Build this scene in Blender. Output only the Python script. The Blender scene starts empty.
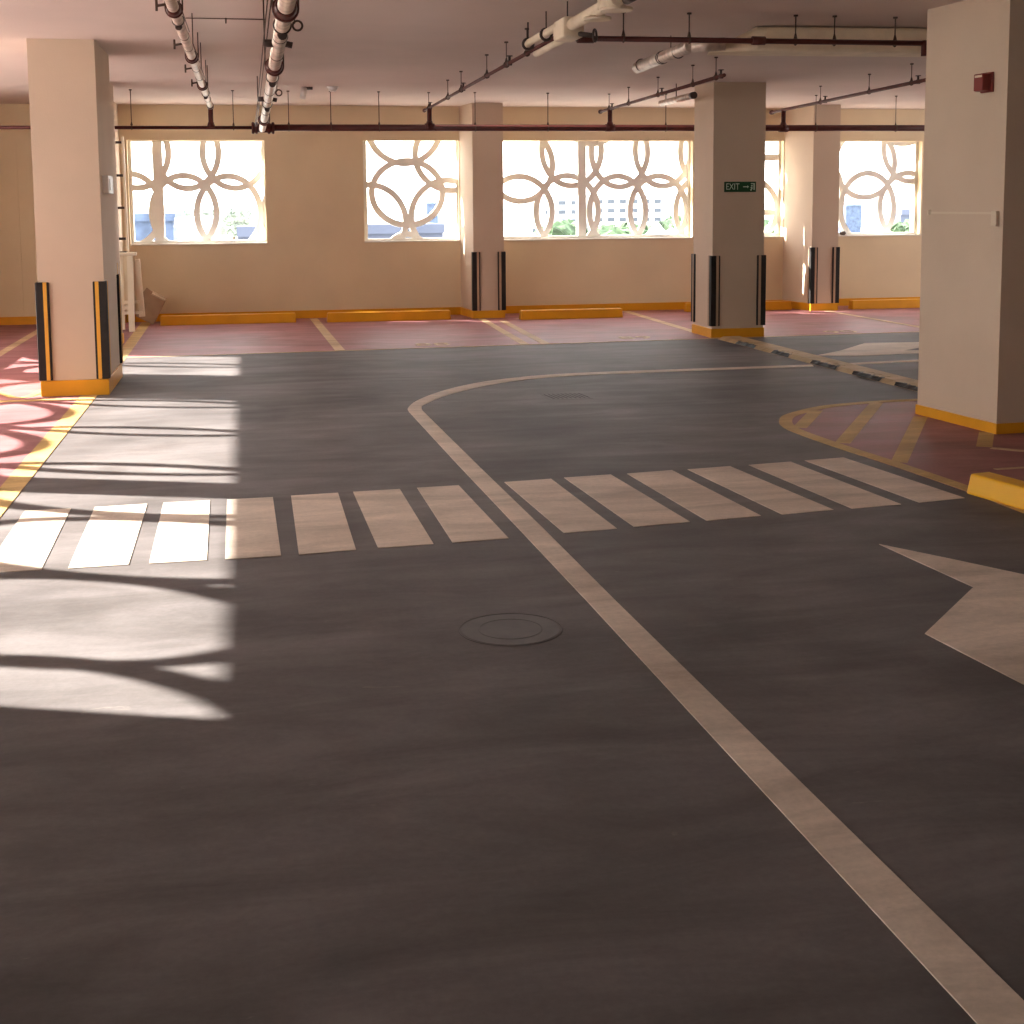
import bpy, bmesh, math, random
from mathutils import Vector, Matrix
random.seed(7)
sc = bpy.context.scene
C = sc.collection
H = 2.98          # ceiling height
D = 19.33         # inner face of the back wall
XL = -4.385         # inner face of the left wall
XR, YR = 14.0, -12.0
PI = math.pi

# ---------------------------------------------------------------- materials
def mat(name, col, rough=0.7, metal=0.0, var=0.06, scale=3.0, bump=0.0, bscale=60.0, spec=0.3):
    m = bpy.data.materials.new(name); m.use_nodes = True
    nt = m.node_tree; b = nt.nodes['Principled BSDF']
    b.inputs['Roughness'].default_value = rough
    b.inputs['Metallic'].default_value = metal
    b.inputs['Specular IOR Level'].default_value = spec
    tc = nt.nodes.new('ShaderNodeTexCoord')
    n = nt.nodes.new('ShaderNodeTexNoise'); n.inputs['Scale'].default_value = scale
    n.inputs['Detail'].default_value = 5
    nt.links.new(tc.outputs['Object'], n.inputs['Vector'])
    r = nt.nodes.new('ShaderNodeValToRGB')
    r.color_ramp.elements[0].position = 0.3; r.color_ramp.elements[1].position = 0.7
    r.color_ramp.elements[0].color = tuple(c*(1-var) for c in col)+(1,)
    r.color_ramp.elements[1].color = tuple(min(1, c*(1+var)) for c in col)+(1,)
    nt.links.new(n.outputs['Fac'], r.inputs['Fac'])
    nt.links.new(r.outputs['Color'], b.inputs['Base Color'])
    if bump:
        n2 = nt.nodes.new('ShaderNodeTexNoise'); n2.inputs['Scale'].default_value = bscale
        nt.links.new(tc.outputs['Object'], n2.inputs['Vector'])
        bp = nt.nodes.new('ShaderNodeBump'); bp.inputs['Strength'].default_value = bump
        bp.inputs['Distance'].default_value = 0.01
        nt.links.new(n2.outputs['Fac'], bp.inputs['Height'])
        nt.links.new(bp.outputs['Normal'], b.inputs['Normal'])
    return m

def worn_paint(name, col, col2, rough=0.5, scale=1.2, speck=(0.3, 0.27, 0.24), speck_amt=0.35, wear=0.0, wearcol=(0.15, 0.13, 0.12)):
    """floor coating: broad mottling, directional scuffs, small specks"""
    m = bpy.data.materials.new(name); m.use_nodes = True
    nt = m.node_tree; N = nt.nodes; L = nt.links
    b = N['Principled BSDF']; b.inputs['Specular IOR Level'].default_value = 0.16
    tc = N.new('ShaderNodeTexCoord')
    def noise(s, d=6, vec=None, rg=0.55, dist=0.0):
        n = N.new('ShaderNodeTexNoise'); n.inputs['Scale'].default_value = s
        n.inputs['Detail'].default_value = d; n.inputs['Roughness'].default_value = rg
        n.inputs['Distortion'].default_value = dist
        L.new(vec or tc.outputs['Object'], n.inputs['Vector']); return n.outputs['Fac']
    def ramp(f, a, c, ca=(0, 0, 0), cb=(1, 1, 1)):
        r = N.new('ShaderNodeValToRGB'); r.color_ramp.elements[0].position = a; r.color_ramp.elements[1].position = c
        r.color_ramp.elements[0].color = ca+(1,); r.color_ramp.elements[1].color = cb+(1,)
        L.new(f, r.inputs['Fac']); return r.outputs['Color']
    def mix(f, a, c, mode='MIX'):
        x = N.new('ShaderNodeMix'); x.data_type = 'RGBA'; x.blend_type = mode
        if hasattr(f, 'links'): L.new(f, x.inputs[0])
        else: x.inputs[0].default_value = f
        L.new(a, x.inputs[6]); 
        if hasattr(c, 'links'): L.new(c, x.inputs[7])
        else: x.inputs[7].default_value = c+(1,)
        return x.outputs[2]
    mp = N.new('ShaderNodeMapping'); mp.inputs['Scale'].default_value = (0.55, 2.0, 1)
    L.new(tc.outputs['Object'], mp.inputs['Vector'])
    base = ramp(noise(scale, 7), 0.33, 0.68, col, col2)
    streak = ramp(noise(1.6, 8, mp.outputs['Vector'], 0.65, 0.6), 0.35, 0.7, (0.66, 0.64, 0.63), (1.26, 1.25, 1.27))
    c = mix(0.8, base, streak, 'MULTIPLY')
    dark = ramp(noise(0.75, 5, None, 0.6, 0.8), 0.55, 0.75, (1, 1, 1), (0.60, 0.56, 0.54))
    c = mix(0.85, c, dark, 'MULTIPLY')
    fine = ramp(noise(38, 4, None, 0.7), 0.3, 0.7, (0.86, 0.86, 0.86), (1.12, 1.12, 1.12))
    c = mix(0.6, c, fine, 'MULTIPLY')
    sp = ramp(noise(9, 6, mp.outputs['Vector'], 0.6, 1.2), 0.69, 0.76)
    spm = N.new('ShaderNodeMath'); spm.operation = 'MULTIPLY'; spm.inputs[1].default_value = speck_amt
    L.new(sp, spm.inputs[0]); c = mix(spm.outputs[0], c, speck)
    if wear:
        w = ramp(noise(14, 8, None, 0.75, 0.5), 0.72-wear*0.1, 0.80)
        c = mix(w, c, wearcol)
    L.new(c, b.inputs['Base Color'])
    rr = N.new('ShaderNodeMapRange'); rr.inputs[3].default_value = rough-0.08; rr.inputs[4].default_value = rough+0.18
    L.new(noise(3.0, 6, mp.outputs['Vector']), rr.inputs[0]); L.new(rr.outputs[0], b.inputs['Roughness'])
    bp = N.new('ShaderNodeBump'); bp.inputs['Strength'].default_value = 0.12; bp.inputs['Distance'].default_value = 0.004
    L.new(noise(55, 4), bp.inputs['Height']); L.new(bp.outputs['Normal'], b.inputs['Normal'])
    return m

M = {}
M['wall'] = mat('wall_plaster', (0.74, 0.61, 0.42), 0.85, var=0.05, scale=1.3, bump=0.15, bscale=90)
M['column'] = mat('column_plaster', (0.60, 0.47, 0.355), 0.8, var=0.045, scale=1.6, bump=0.15, bscale=90)
M['ceil'] = mat('ceiling_plaster', (0.64, 0.525, 0.475), 0.9, var=0.08, scale=0.6, bump=0.2, bscale=50)
M['floor'] = worn_paint('grey_floor_coating', (0.104, 0.093, 0.092), (0.188, 0.170, 0.167), 0.58, 0.8)
M['red'] = worn_paint('red_floor_coating', (0.33, 0.135, 0.140), (0.40, 0.180, 0.185), 0.48, 1.0, (0.5, 0.36, 0.34), 0.4)
M['reddark'] = worn_paint('island_red_coating', (0.30, 0.115, 0.105), (0.37, 0.155, 0.145), 0.5, 1.4, (0.5, 0.36, 0.34), 0.4)
M['white'] = worn_paint('white_road_paint', (0.68, 0.58, 0.48), (0.76, 0.65, 0.54), 0.6, 2.0, (0.4, 0.33, 0.26), 0.3, wear=0.4)
M['yline'] = worn_paint('yellow_line_paint', (0.56, 0.36, 0.13), (0.62, 0.42, 0.18), 0.6, 2.0, (0.45, 0.3, 0.16), 0.3)
M['cline'] = worn_paint('faded_yellow_line_paint', (0.60, 0.42, 0.25), (0.66, 0.49, 0.31), 0.6, 2.0, (0.5, 0.33, 0.25), 0.3)
M['ybase'] = mat('yellow_gloss_paint', (0.72, 0.33, 0.015), 0.4, var=0.07, scale=4)
M['ybright'] = mat('bright_yellow_paint', (0.86, 0.45, 0.01), 0.4, var=0.04, scale=4)
M['rubber'] = mat('black_rubber', (0.018, 0.015, 0.014), 0.55, var=0.2, scale=12)
M['gstripe'] = mat('guard_yellow_strip', (0.72, 0.37, 0.05), 0.45, var=0.06, scale=8)
M['gdull'] = mat('guard_grey_tan_strip', (0.42, 0.29, 0.20), 0.5, var=0.06, scale=8)  # greyish tan, duller than the yellow guard strip
M['redpipe'] = mat('dark_red_pipe_enamel', (0.085, 0.018, 0.014), 0.4, var=0.2, scale=6)
M['branchpipe'] = mat('dull_brown_red_pipe', (0.10, 0.035, 0.03), 0.6, var=0.2, scale=6, spec=0.15)
M['rod'] = mat('dark_steel_rod', (0.10, 0.065, 0.05), 0.5, metal=0.5, var=0.1)
M['foil'] = mat('foil_insulation', (0.62, 0.52, 0.45), 0.42, metal=0.45, var=0.25, scale=14, bump=0.6, bscale=30)
M['cream'] = mat('cream_insulation_wrap', (0.72, 0.61, 0.46), 0.6, var=0.1, scale=6, bump=0.3, bscale=40)
M['concrete'] = mat('cream_painted_screen', (0.86, 0.84, 0.80), 0.8, var=0.05, scale=5, bump=0.1)
M['frame'] = mat('white_window_trim', (0.76, 0.73, 0.67), 0.6, var=0.03)
M['plastic'] = mat('white_plastic', (0.78, 0.75, 0.72), 0.4, var=0.02)
M['cplastic'] = mat('cream_plastic_conduit', (0.66, 0.55, 0.42), 0.5, var=0.02)
M['alarm'] = mat('red_alarm_plastic', (0.20, 0.025, 0.02), 0.4, var=0.06)
M['green'] = mat('green_sign_face', (0.006, 0.055, 0.018), 0.4, var=0.1)
M['signwhite'] = mat('sign_white', (0.50, 0.62, 0.50), 0.5, var=0.02)
M['ladder'] = mat('cream_ladder_enamel', (0.80, 0.70, 0.54), 0.5, var=0.06)
M['darkmetal'] = mat('dark_metal', (0.07, 0.05, 0.045), 0.5, metal=0.4)
M['card'] = mat('cardboard', (0.36, 0.24, 0.15), 0.85, var=0.12, scale=6)
M['bump'] = worn_paint('tan_ramp_plate', (0.52, 0.38, 0.21), (0.60, 0.46, 0.28), 0.6, 3.0, (0.2, 0.15, 0.1), 0.4)
M['iron'] = mat('cast_iron', (0.13, 0.11, 0.105), 0.6, var=0.2, scale=20)
M['iron2'] = mat('painted_over_iron', (0.112, 0.102, 0.100), 0.58, var=0.15, scale=10)
M['gap'] = mat('dark_slot', (0.02, 0.018, 0.016), 0.9)
M['ground'] = mat('pale_sandy_ground', (0.55, 0.52, 0.46), 0.95, var=0.05, scale=0.05)
M['sea'] = mat('pale_sea_water', (0.13, 0.19, 0.21), 0.5, var=0.1, scale=0.02)
M['bwhite'] = mat('white_render_wall', (0.45, 0.46, 0.47), 0.9, var=0.03)
M['bwin'] = mat('building_window_glass', (0.04, 0.05, 0.065), 0.6, var=0.2)
M['bblue'] = mat('blue_cladding', (0.045, 0.065, 0.11), 0.8, var=0.35, scale=1.2)
M['bgrey'] = mat('grey_blue_roof', (0.05, 0.06, 0.09), 0.8, var=0.15, scale=0.4)
M['leaf'] = mat('tree_foliage', (0.06, 0.095, 0.05), 0.9, var=0.7, scale=1.6)
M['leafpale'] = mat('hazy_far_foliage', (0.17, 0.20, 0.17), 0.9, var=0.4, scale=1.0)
M['bark'] = mat('tree_bark', (0.12, 0.09, 0.06), 0.9)
M['tent'] = mat('yellow_tent_canvas', (0.5, 0.42, 0.22), 0.9)

# ---------------------------------------------------------------- helpers
def box(bm, x0, x1, y0, y1, z0, z1, mtx=None):
    vs = [bm.verts.new(Vector(p)) for p in [(x0,y0,z0),(x1,y0,z0),(x1,y1,z0),(x0,y1,z0),(x0,y0,z1),(x1,y0,z1),(x1,y1,z1),(x0,y1,z1)]]
    if mtx is not None:
        for v in vs: v.co = mtx @ v.co
    for f in [(0,3,2,1),(4,5,6,7),(0,1,5,4),(1,2,6,5),(2,3,7,6),(3,0,4,7)]:
        bm.faces.new([vs[i] for i in f])
    return vs
def prism(bm, pts, z0, z1):
    a = sum(pts[i][0]*pts[(i+1)%len(pts)][1]-pts[(i+1)%len(pts)][0]*pts[i][1] for i in range(len(pts)))
    if a < 0: pts = pts[::-1]
    lo = [bm.verts.new((p[0], p[1], z0)) for p in pts]; hi = [bm.verts.new((p[0], p[1], z1)) for p in pts]
    bm.faces.new(lo[::-1]); bm.faces.new(hi)
    n = len(pts)
    for i in range(n): bm.faces.new([lo[i], lo[(i+1)%n], hi[(i+1)%n], hi[i]])
def strip(bm, left, right, z0, z1):
    """ribbon between two equally long polylines, with thickness"""
    a = [[bm.verts.new((p[0], p[1], z)) for p in left] for z in (z0, z1)]
    b = [[bm.verts.new((p[0], p[1], z)) for p in right] for z in (z0, z1)]
    n = len(left)
    for i in range(n-1):
        bm.faces.new([a[1][i], b[1][i], b[1][i+1], a[1][i+1]])
        bm.faces.new([a[0][i], a[0][i+1], b[0][i+1], b[0][i]])
        bm.faces.new([a[0][i], a[1][i], a[1][i+1], a[0][i+1]])
        bm.faces.new([b[0][i], b[0][i+1], b[1][i+1], b[1][i]])
    for k in (0, n-1): bm.faces.new([a[0][k], a[1][k], b[1][k], b[0][k]])
def line(bm, pts, w, z0, z1, side=0.0):
    """painted line of width w along a polyline"""
    L, R = [], []
    for i, p in enumerate(pts):
        a = Vector(pts[max(i-1, 0)]); b = Vector(pts[min(i+1, len(pts)-1)])
        d = (b-a).normalized(); n = Vector((-d.y, d.x)); p = Vector(p)
        L.append(p+n*w*(0.5+side)); R.append(p-n*w*(0.5-side))
    strip(bm, L, R, z0, z1)
def cyl(bm, a, b, r, seg=14, r2=None, cap=True):
    a = Vector(a); b = Vector(b); d = (b-a).normalized()
    u = d.orthogonal().normalized(); w = d.cross(u); r2 = r if r2 is None else r2
    A = [bm.verts.new(a+(u*math.cos(2*PI*i/seg)+w*math.sin(2*PI*i/seg))*r) for i in range(seg)]
    B = [bm.verts.new(b+(u*math.cos(2*PI*i/seg)+w*math.sin(2*PI*i/seg))*r2) for i in range(seg)]
    for i in range(seg):
        f = bm.faces.new([A[i], A[(i+1)%seg], B[(i+1)%seg], B[i]]); f.smooth = True
    if cap: bm.faces.new(A[::-1]); bm.faces.new(B)
def torus(bm, c, axis, R, r, n=20, m=8):
    c = Vector(c); axis = Vector(axis).normalized(); u = axis.orthogonal().normalized(); w = axis.cross(u)
    rings = []
    for i in range(n):
        t = 2*PI*i/n; o = u*math.cos(t)+w*math.sin(t)
        rings.append([bm.verts.new(c+o*(R+r*math.cos(2*PI*j/m))+axis*r*math.sin(2*PI*j/m)) for j in range(m)])
    for i in range(n):
        for j in range(m):
            f = bm.faces.new([rings[i][j], rings[(i+1)%n][j], rings[(i+1)%n][(j+1)%m], rings[i][(j+1)%m]]); f.smooth = True
def obj(name, bm, m, parent=None, bevel=0.0, seg=2):
    bmesh.ops.recalc_face_normals(bm, faces=bm.faces)
    me = bpy.data.meshes.new(name); bm.to_mesh(me); bm.free(); me.materials.append(M[m])
    o = bpy.data.objects.new(name, me); C.objects.link(o)
    if parent is not None:
        o.parent = parent; o.matrix_parent_inverse = parent.matrix_world.inverted()
    if bevel:
        b = o.modifiers.new('bevel', 'BEVEL'); b.width = bevel; b.segments = seg; b.limit_method = 'ANGLE'
    return o
def tag(o, label, cat, group=None, kind=None):
    if label: o['label'] = label
    if cat: o['category'] = cat
    if group: o['group'] = group
    if kind: o['kind'] = kind
    return o
def thing(name, loc, label, cat, group=None):
    o = bpy.data.objects.new(name, None); C.objects.link(o); o.location = loc
    o.empty_display_size = 0.1
    o.matrix_world = Matrix.Translation(Vector(loc))
    return tag(o, label, cat, group)
def struct(o, label=None):
    o['kind'] = 'structure'
    if label: o['label'] = label
    return o
def nb(): return bmesh.new()

# ---------------------------------------------------------------- room shell
bm = nb(); box(bm, XL-0.3, XR, YR, D+0.3, -0.25, 0); struct(obj('floor', bm, 'floor'), 'grey coated concrete floor')
bm = nb(); box(bm, XL-0.3, XR, YR, D+0.3, H, H+0.25); struct(obj('ceiling', bm, 'ceil'), 'flat plastered ceiling')

ZS, ZT = 1.06, 2.50
WIN = [(-1.60, 0.25), (1.62, 2.99), (3.60, 6.50), (6.95, 7.93), (8.79, 10.18)]
def wall_with_openings(name, ops, a0, a1, axis, p0, p1, zs, zt):
    bm = nb()
    def bx(s, e, z0, z1):
        if axis == 'x': box(bm, s, e, p0, p1, z0, z1)
        else: box(bm, p0, p1, s, e, z0, z1)
    bx(a0, a1, 0, zs); bx(a0, a1, zt, H)
    cur = a0
    for s, e in ops:
        bx(cur, s, zs, zt); cur = e
    bx(cur, a1, zs, zt)
    return struct(obj(name, bm, 'wall'))
wall_with_openings('wall_back', WIN, XL-0.3, XR, 'x', D, D+0.3, ZS, ZT)
LWIN_FILL = [(-8.5, -4.5), (-3.6, -0.6), (5.80, 9.17), (9.48, 14.09), (14.54, 16.26)]  # first two, behind the camera, are unseen openings added for fill light
FWIN = []
RFILL = [(13.5, 18.0)]  # unseen opening, added to let more daylight into the hall
wall_with_openings('wall_left', LWIN_FILL, YR, D, 'y', XL-0.3, XL, ZS, ZT)
wall_with_openings('wall_right', RFILL, YR, D+0.3, 'y', XR, XR+0.3, ZS, ZT)
wall_with_openings('wall_front', FWIN, XL-0.3, XR+0.3, 'x', YR-0.3, YR, ZS, ZT)

bm = nb(); box(bm, XL, XR, D-0.02, D, 0, 0.112); struct(obj('baseboard_back', bm, 'ybase'))
bm = nb(); box(bm, XL, XL+0.02, YR, D-0.02, 0, 0.112); struct(obj('baseboard_left', bm, 'ybase'))
# shallow flush panel moulding on the back wall, left end
bm = nb()
box(bm, -3.06, -3.04, D-0.008, D, 0.112, 2.5); box(bm, -3.06, -2.0, D-0.008, D, 2.485, 2.5)
struct(obj('trim_1', bm, 'wall'), 'thin upright panel seam on the back wall behind the left column')

def clip(bm, planes):
    for co, no in planes:
        bmesh.ops.bisect_plane(bm, geom=bm.verts[:]+bm.edges[:]+bm.faces[:], plane_co=co, plane_no=no, clear_outer=True)
def ellipse_ring(axis, c, cz, r, rz, t, p0, p1, lim, zl):
    """flat pierced-screen hoop, extruded through p0..p1, cut where it meets the opening"""
    bm = nb(); n = 56; V = []
    for i in range(n):
        a = 2*PI*i/n; row = []
        for k in (-0.5, 0.5):
            for p in (p0, p1):
                u = c+(r+k*t)*math.cos(a); z = cz+(rz+k*t)*math.sin(a)
                row.append(bm.verts.new((u, p, z) if axis == 'x' else (p, u, z)))
        V.append(row)
    for i in range(n):
        A = V[i]; B = V[(i+1) % n]
        for q in ((0, 1), (1, 3), (3, 2), (2, 0)):
            f = bm.faces.new([A[q[0]], A[q[1]], B[q[1]], B[q[0]]])
    e = Vector((1, 0, 0)) if axis == 'x' else Vector((0, 1, 0)); z = Vector((0, 0, 1))
    clip(bm, [(e*lim[1], e), (e*lim[0], -e), (z*zl[1], z), (z*zl[0], -z)])
    return bm
def window(idx, axis, s, e, base, out, rings, posts, fw=(0.045, 0.02, 0.015, 0.055), ext=None):
    """base = inner face coordinate, out = +1/-1 outwards"""
    bm = nb(); p0, p1 = base+out*0.12, base+out*0.24
    lo, hi = min(p0, p1), max(p0, p1)
    def bx(a, b, z0, z1, q0=lo, q1=hi):
        if axis == 'x': box(bm, a, b, q0, q1, z0, z1)
        else: box(bm, q0, q1, a, b, z0, z1)
    l, r, t, b = fw
    if l: bx(s, s+l, ZS, ZT)
    if r: bx(e-r, e, ZS, ZT)
    if t: bx(s+l, e-r, ZT-t, ZT)
    bx(s+l, e-r, ZS, ZS+b)
    # slim sill ledge standing a finger proud of the wall
    si0, si1 = sorted((base-out*0.02, p0)); bx(s, e, ZS, ZS+0.018, si0, si1)
    fr = obj('window_%d' % idx, bm, 'frame'); struct(fr, ext)
    for k, (c, cz, r_, rz, th) in enumerate(rings):
        m = ellipse_ring(axis, c, cz, r_, rz, th, lo+0.012+0.0025*k, hi-0.012-0.0025*k, (s+l, e-r), (ZS+b, ZT-t))
        if len(m.faces): obj('screen_ring', m, 'concrete', fr)
        else: m.free()
    for (a, w) in posts:
        bm = nb(); bx2 = (a-w/2, a+w/2)
        if axis == 'x': box(bm, bx2[0], bx2[1], lo+0.005, hi-0.005, ZS+b, ZT-t)
        else: box(bm, lo+0.005, hi-0.005, bx2[0], bx2[1], ZS+b, ZT-t)
        obj('mullion', bm, 'concrete', fr)
    return fr
T = 0.085
def rg(l, t=T): return [(a, b, c, d, t) for a, b, c, d in l]
window(1, 'x', *WIN[0], D, 1, rg([(-1.49,2.34,0.43,0.49),(-0.81,2.34,0.43,0.50),(-0.16,2.34,0.44,0.50),(0.68,2.34,0.44,0.50),
    (-1.61,1.55,0.43,0.50),(-0.87,1.51,0.44,0.51),(-0.26,1.49,0.44,0.52),(0.66,1.49,0.44,0.50)]), [(-1.21, 0.13)], ext='far left back window with overlapping ring screen')
window(2, 'x', *WIN[1], D, 1, rg([(1.71,1.35,0.52,0.53),(2.26,1.76,0.51,0.46),(2.84,1.41,0.53,0.53),(2.91,2.30,0.53,0.51),(2.23,2.72,0.53,0.54),(2.24,0.77,0.32,0.40)]), [], fw=(0.06,0.02,0.0,0.05))
window(3, 'x', *WIN[2], D, 1, rg([(3.92,2.15,0.48,0.52),(3.90,1.47,0.49,0.52),(4.69,2.37,0.45,0.52),(4.62,1.47,0.47,0.53),(5.42,2.34,0.43,0.51),
    (5.39,1.47,0.43,0.52),(6.09,2.36,0.43,0.52),(6.02,1.47,0.44,0.52),(6.78,2.34,0.42,0.52),(6.72,1.46,0.43,0.52)])+[(5.0,3.0,0.5,0.53,0.1)], [(4.84, 0.125)], fw=(0.03,0.03,0.0,0.06))
window(4, 'x', *WIN[3], D, 1, rg([(7.41,1.47,0.48,0.48),(8.41,1.42,0.49,0.53),(7.77,2.79,0.51,0.54),(7.79,1.85,0.55,0.42)]), [], fw=(0.03,0.03,0.0,0.06))
window(5, 'x', *WIN[4], D, 1, rg([(9.36,1.49,0.44,0.53),(9.31,2.17,0.49,0.52),(10.08,2.42,0.47,0.53),(10.04,1.50,0.47,0.52),(8.59,1.69,0.36,0.52)])+[(9.93,3.0,0.5,0.53,0.09)], [], fw=(0.02,0.05,0.0,0.05))
def lrings(cs, z0, z1, rz, t=0.08):
    out = []
    for c, r in cs:
        out.append((c, z0, r, rz, t)); out.append((c, z1, r, rz, t))
    return out
window(6, 'y', *LWIN_FILL[2], XL, -1, rg([(5.65,2.09,.67,.455),(6.86,2.09,.57,.47),(7.99,2.24,.57,.60),(9.24,2.2,.60,.62),(6.1,1.22,.62,.42),(7.3,1.22,.62,.42),(8.5,1.22,.6,.42)], 0.085), [], fw=(0.03,0.03,0.0,0.03))
window(7, 'y', *LWIN_FILL[3], XL, -1, lrings(((9.18, .86), (10.60, .86), (12.00, .86), (13.35, .86)), 2.10, 0.86, 0.86, 0.075), [], fw=(0.03,0.03,0.0,0.03))
window(8, 'y', *LWIN_FILL[4], XL, -1, lrings(((14.70, .86), (16.10, .86)), 2.10, 0.86, 0.86, 0.075), [], fw=(0.03,0.03,0.0,0.03))

# ---------------------------------------------------------------- columns
def guard(parent, cx, cy, sx, sy, z0, z1, stripe, fl=0.09, yaw=None, th=0.022):
    """L shaped corner protector; (cx,cy) the corner, sx/sy point INTO the column"""
    def rect(bm, u0, u1, v0, v1, za, zb):
        xs = sorted((cx+sx*u0, cx+sx*u1)); ys = sorted((cy+sy*v0, cy+sy*v1))
        mtx = None
        if yaw:
            mtx = Matrix.Translation((cx, cy, 0)) @ Matrix.Rotation(yaw, 4, 'Z') @ Matrix.Translation((-cx, -cy, 0))
        box(bm, xs[0], xs[1], ys[0], ys[1], za, zb, mtx)
    bm = nb()
    rect(bm, -th, fl, -th, 0, z0, z1); rect(bm, -th, 0, 0, fl, z0, z1)
    g = obj('corner_guard', bm, 'rubber', parent, 0.004, 1)
    for k in (0, 1):
        bm = nb()
        if k == 0: rect(bm, fl*0.47, fl*0.80, -th-0.003, -th+0.001, z0, z1)
        else: rect(bm, -th-0.003, -th+0.001, fl*0.47, fl*0.80, z0, z1)
        obj('guard_strip', bm, stripe, g)
def column(foot, label, group, base_h, guards, stripe, base_mat='ybase', guard_z=(0.14, 0.97), base_out=0.012):
    cx = sum(p[0] for p in foot)/len(foot); cy = sum(p[1] for p in foot)/len(foot)
    t = thing('concrete_column', (cx, cy, 0), label, 'column', group)
    bm = nb(); prism(bm, foot, 0, H); obj('column_shaft', bm, 'column', t)
    bm = nb()
    ex = [((p[0]-cx)*(1+2*base_out/abs(max(q[0] for q in foot)-min(q[0] for q in foot)))+cx,
           (p[1]-cy)*(1+2*base_out/abs(max(q[1] for q in foot)-min(q[1] for q in foot)))+cy) for p in foot]
    prism(bm, ex, 0, base_h); obj('base_band', bm, base_mat, t, 0.004, 1)
    for (gx, gy, sx, sy) in guards: guard(t, gx, gy, sx, sy, guard_z[0], guard_z[1], stripe)
    return t
def rect4(x0, x1, y0, y1): return [(x0, y0), (x1, y0), (x1, y1), (x0, y1)]
GC = 'plastered columns of the car park'
column(rect4(-1.75, -1.215, 11.89, 13.10), 'nearest left column with black and yellow corner guards standing on a sunlit bay line', GC, 0.135,
       [(-1.75, 11.89, 1, 1), (-1.215, 11.89, -1, 1), (-1.215, 13.10, -1, -1), (-1.75, 13.10, 1, -1)], 'gstripe')
column(rect4(-2.09, -1.485, 15.75, 16.40), 'mostly hidden column directly behind the nearest left column', GC, 0.12,
       [(-2.09, 15.75, 1, 1), (-1.485, 15.75, -1, 1)], 'gstripe')
column(rect4(5.34, 5.98, 15.14, 15.83), 'free standing middle column carrying the green exit sign', GC, 0.11,
       [(5.34, 15.14, 1, 1), (5.98, 15.14, -1, 1), (5.34, 15.83, 1, -1), (5.98, 15.83, -1, -1)], 'gdull')
column([(4.90, 9.28), (4.995, 8.34), (5.66, 8.39), (5.57, 9.34)], 'large right foreground column with red alarm box and no corner guards', GC, 0.075, [], 'gdull')
column([(3.00, D), (3.07, 18.60), (3.50, 18.60), (3.50, D)], 'wall column between the second and third back windows with sunlit left side', GC, 0.11,
       [(3.07, 18.60, 1, 1), (3.50, 18.60, -1, 1)], 'gdull', guard_z=(0.11, 0.93))
column([(7.94, D), (8.05, 18.52), (8.46, 18.52), (8.46, D)], 'wall column seen between the middle column and the right foreground column', GC, 0.11,
       [(8.05, 18.52, 1, 1), (8.46, 18.52, -1, 1)], 'gdull', guard_z=(0.11, 0.93))
column([(-2.10, D), (-2.10, 18.55), (-1.70, 18.55), (-1.70, D)], 'wall column behind the tall cream ladder left of the first window', GC, 0.11, [], 'gdull')

# ---------------------------------------------------------------- painted floor zones
def paint(name, m, z, label, cat, builder, group=None):
    bm = nb(); builder(bm, 0.0, z); return tag(obj(name, bm, m), label, cat, group)
ye = lambda x: 14.87+0.045*(x-1.0)       # front edge of the red bays
paint('red_bay_paint', 'red', 0.002, 'red floor coating of the parking bays along the back wall', 'floor paint',
      lambda b, z0, z: prism(b, [(-1.38, ye(-1.38)), (XR-0.05, ye(XR)), (XR-0.05, D-0.02), (-1.38, D-0.02)], z0, z))
paint('red_bay_paint', 'red', 0.002, 'red floor coating of the sunlit bays along the left wall', 'floor paint',
      lambda b, z0, z: prism(b, [(XL+0.02, 4.6), (-1.38, 4.6), (-1.38, D-0.02), (XL+0.02, D-0.02)], z0, z))
GL = 'painted bay lines'
paint('bay_line', 'yline', 0.004, 'long yellow line edging the left bays, running under the nearest left column', 'floor line',
      lambda b, z0, z: line(b, [(-1.375, 4.6), (-1.37, 11.6), (-1.38, 15.4), (-1.42, D-0.1)], 0.135, z0, z), GL)
paint('bay_line', 'cline', 0.004, 'pale bay line between the first and second wheel stops', 'floor line',
      lambda b, z0, z: line(b, [(0.955, ye(1)+.03), (0.87, D-0.1)], 0.11, z0, z), GL)
paint('bay_line', 'cline', 0.004, 'pale bay line starting at the foot of the wall column right of the second window', 'floor line',
      lambda b, z0, z: line(b, [(3.06, ye(3)+.03), (3.16, 18.55)], 0.10, z0, z), GL)
paint('bay_line', 'cline', 0.004, 'pale bay line just right of the one from the wall column foot', 'floor line',
      lambda b, z0, z: line(b, [(3.30, ye(3)+.03), (3.38, 18.1)], 0.10, z0, z), GL)
paint('bay_line', 'cline', 0.004, 'pale bay line running back beside the middle column', 'floor line',
      lambda b, z0, z: line(b, [(5.37, ye(5.3)+.03), (5.44, D-0.1)], 0.11, z0, z), GL)
paint('bay_line', 'cline', 0.004, 'pale bay line beside the left edge of the right foreground column, near the far arrow', 'floor line',
      lambda b, z0, z: line(b, [(8.33, ye(8.3)+.03), (8.27, 18.45)], 0.10, z0, z), GL)
paint('bay_line', 'cline', 0.004, 'pale bay line at the far left edge behind the nearest left column', 'floor line',
      lambda b, z0, z: line(b, [(-2.71, 14.6), (-2.71, D-0.1)], 0.10, z0, z), GL)
paint('bay_line', 'yline', 0.0045, 'yellow cross line meeting the front foot of the nearest left column', 'floor line',
      lambda b, z0, z: line(b, [(XL+0.02, 11.66), (-1.44, 11.66)], 0.09, z0, z), GL)
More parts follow.
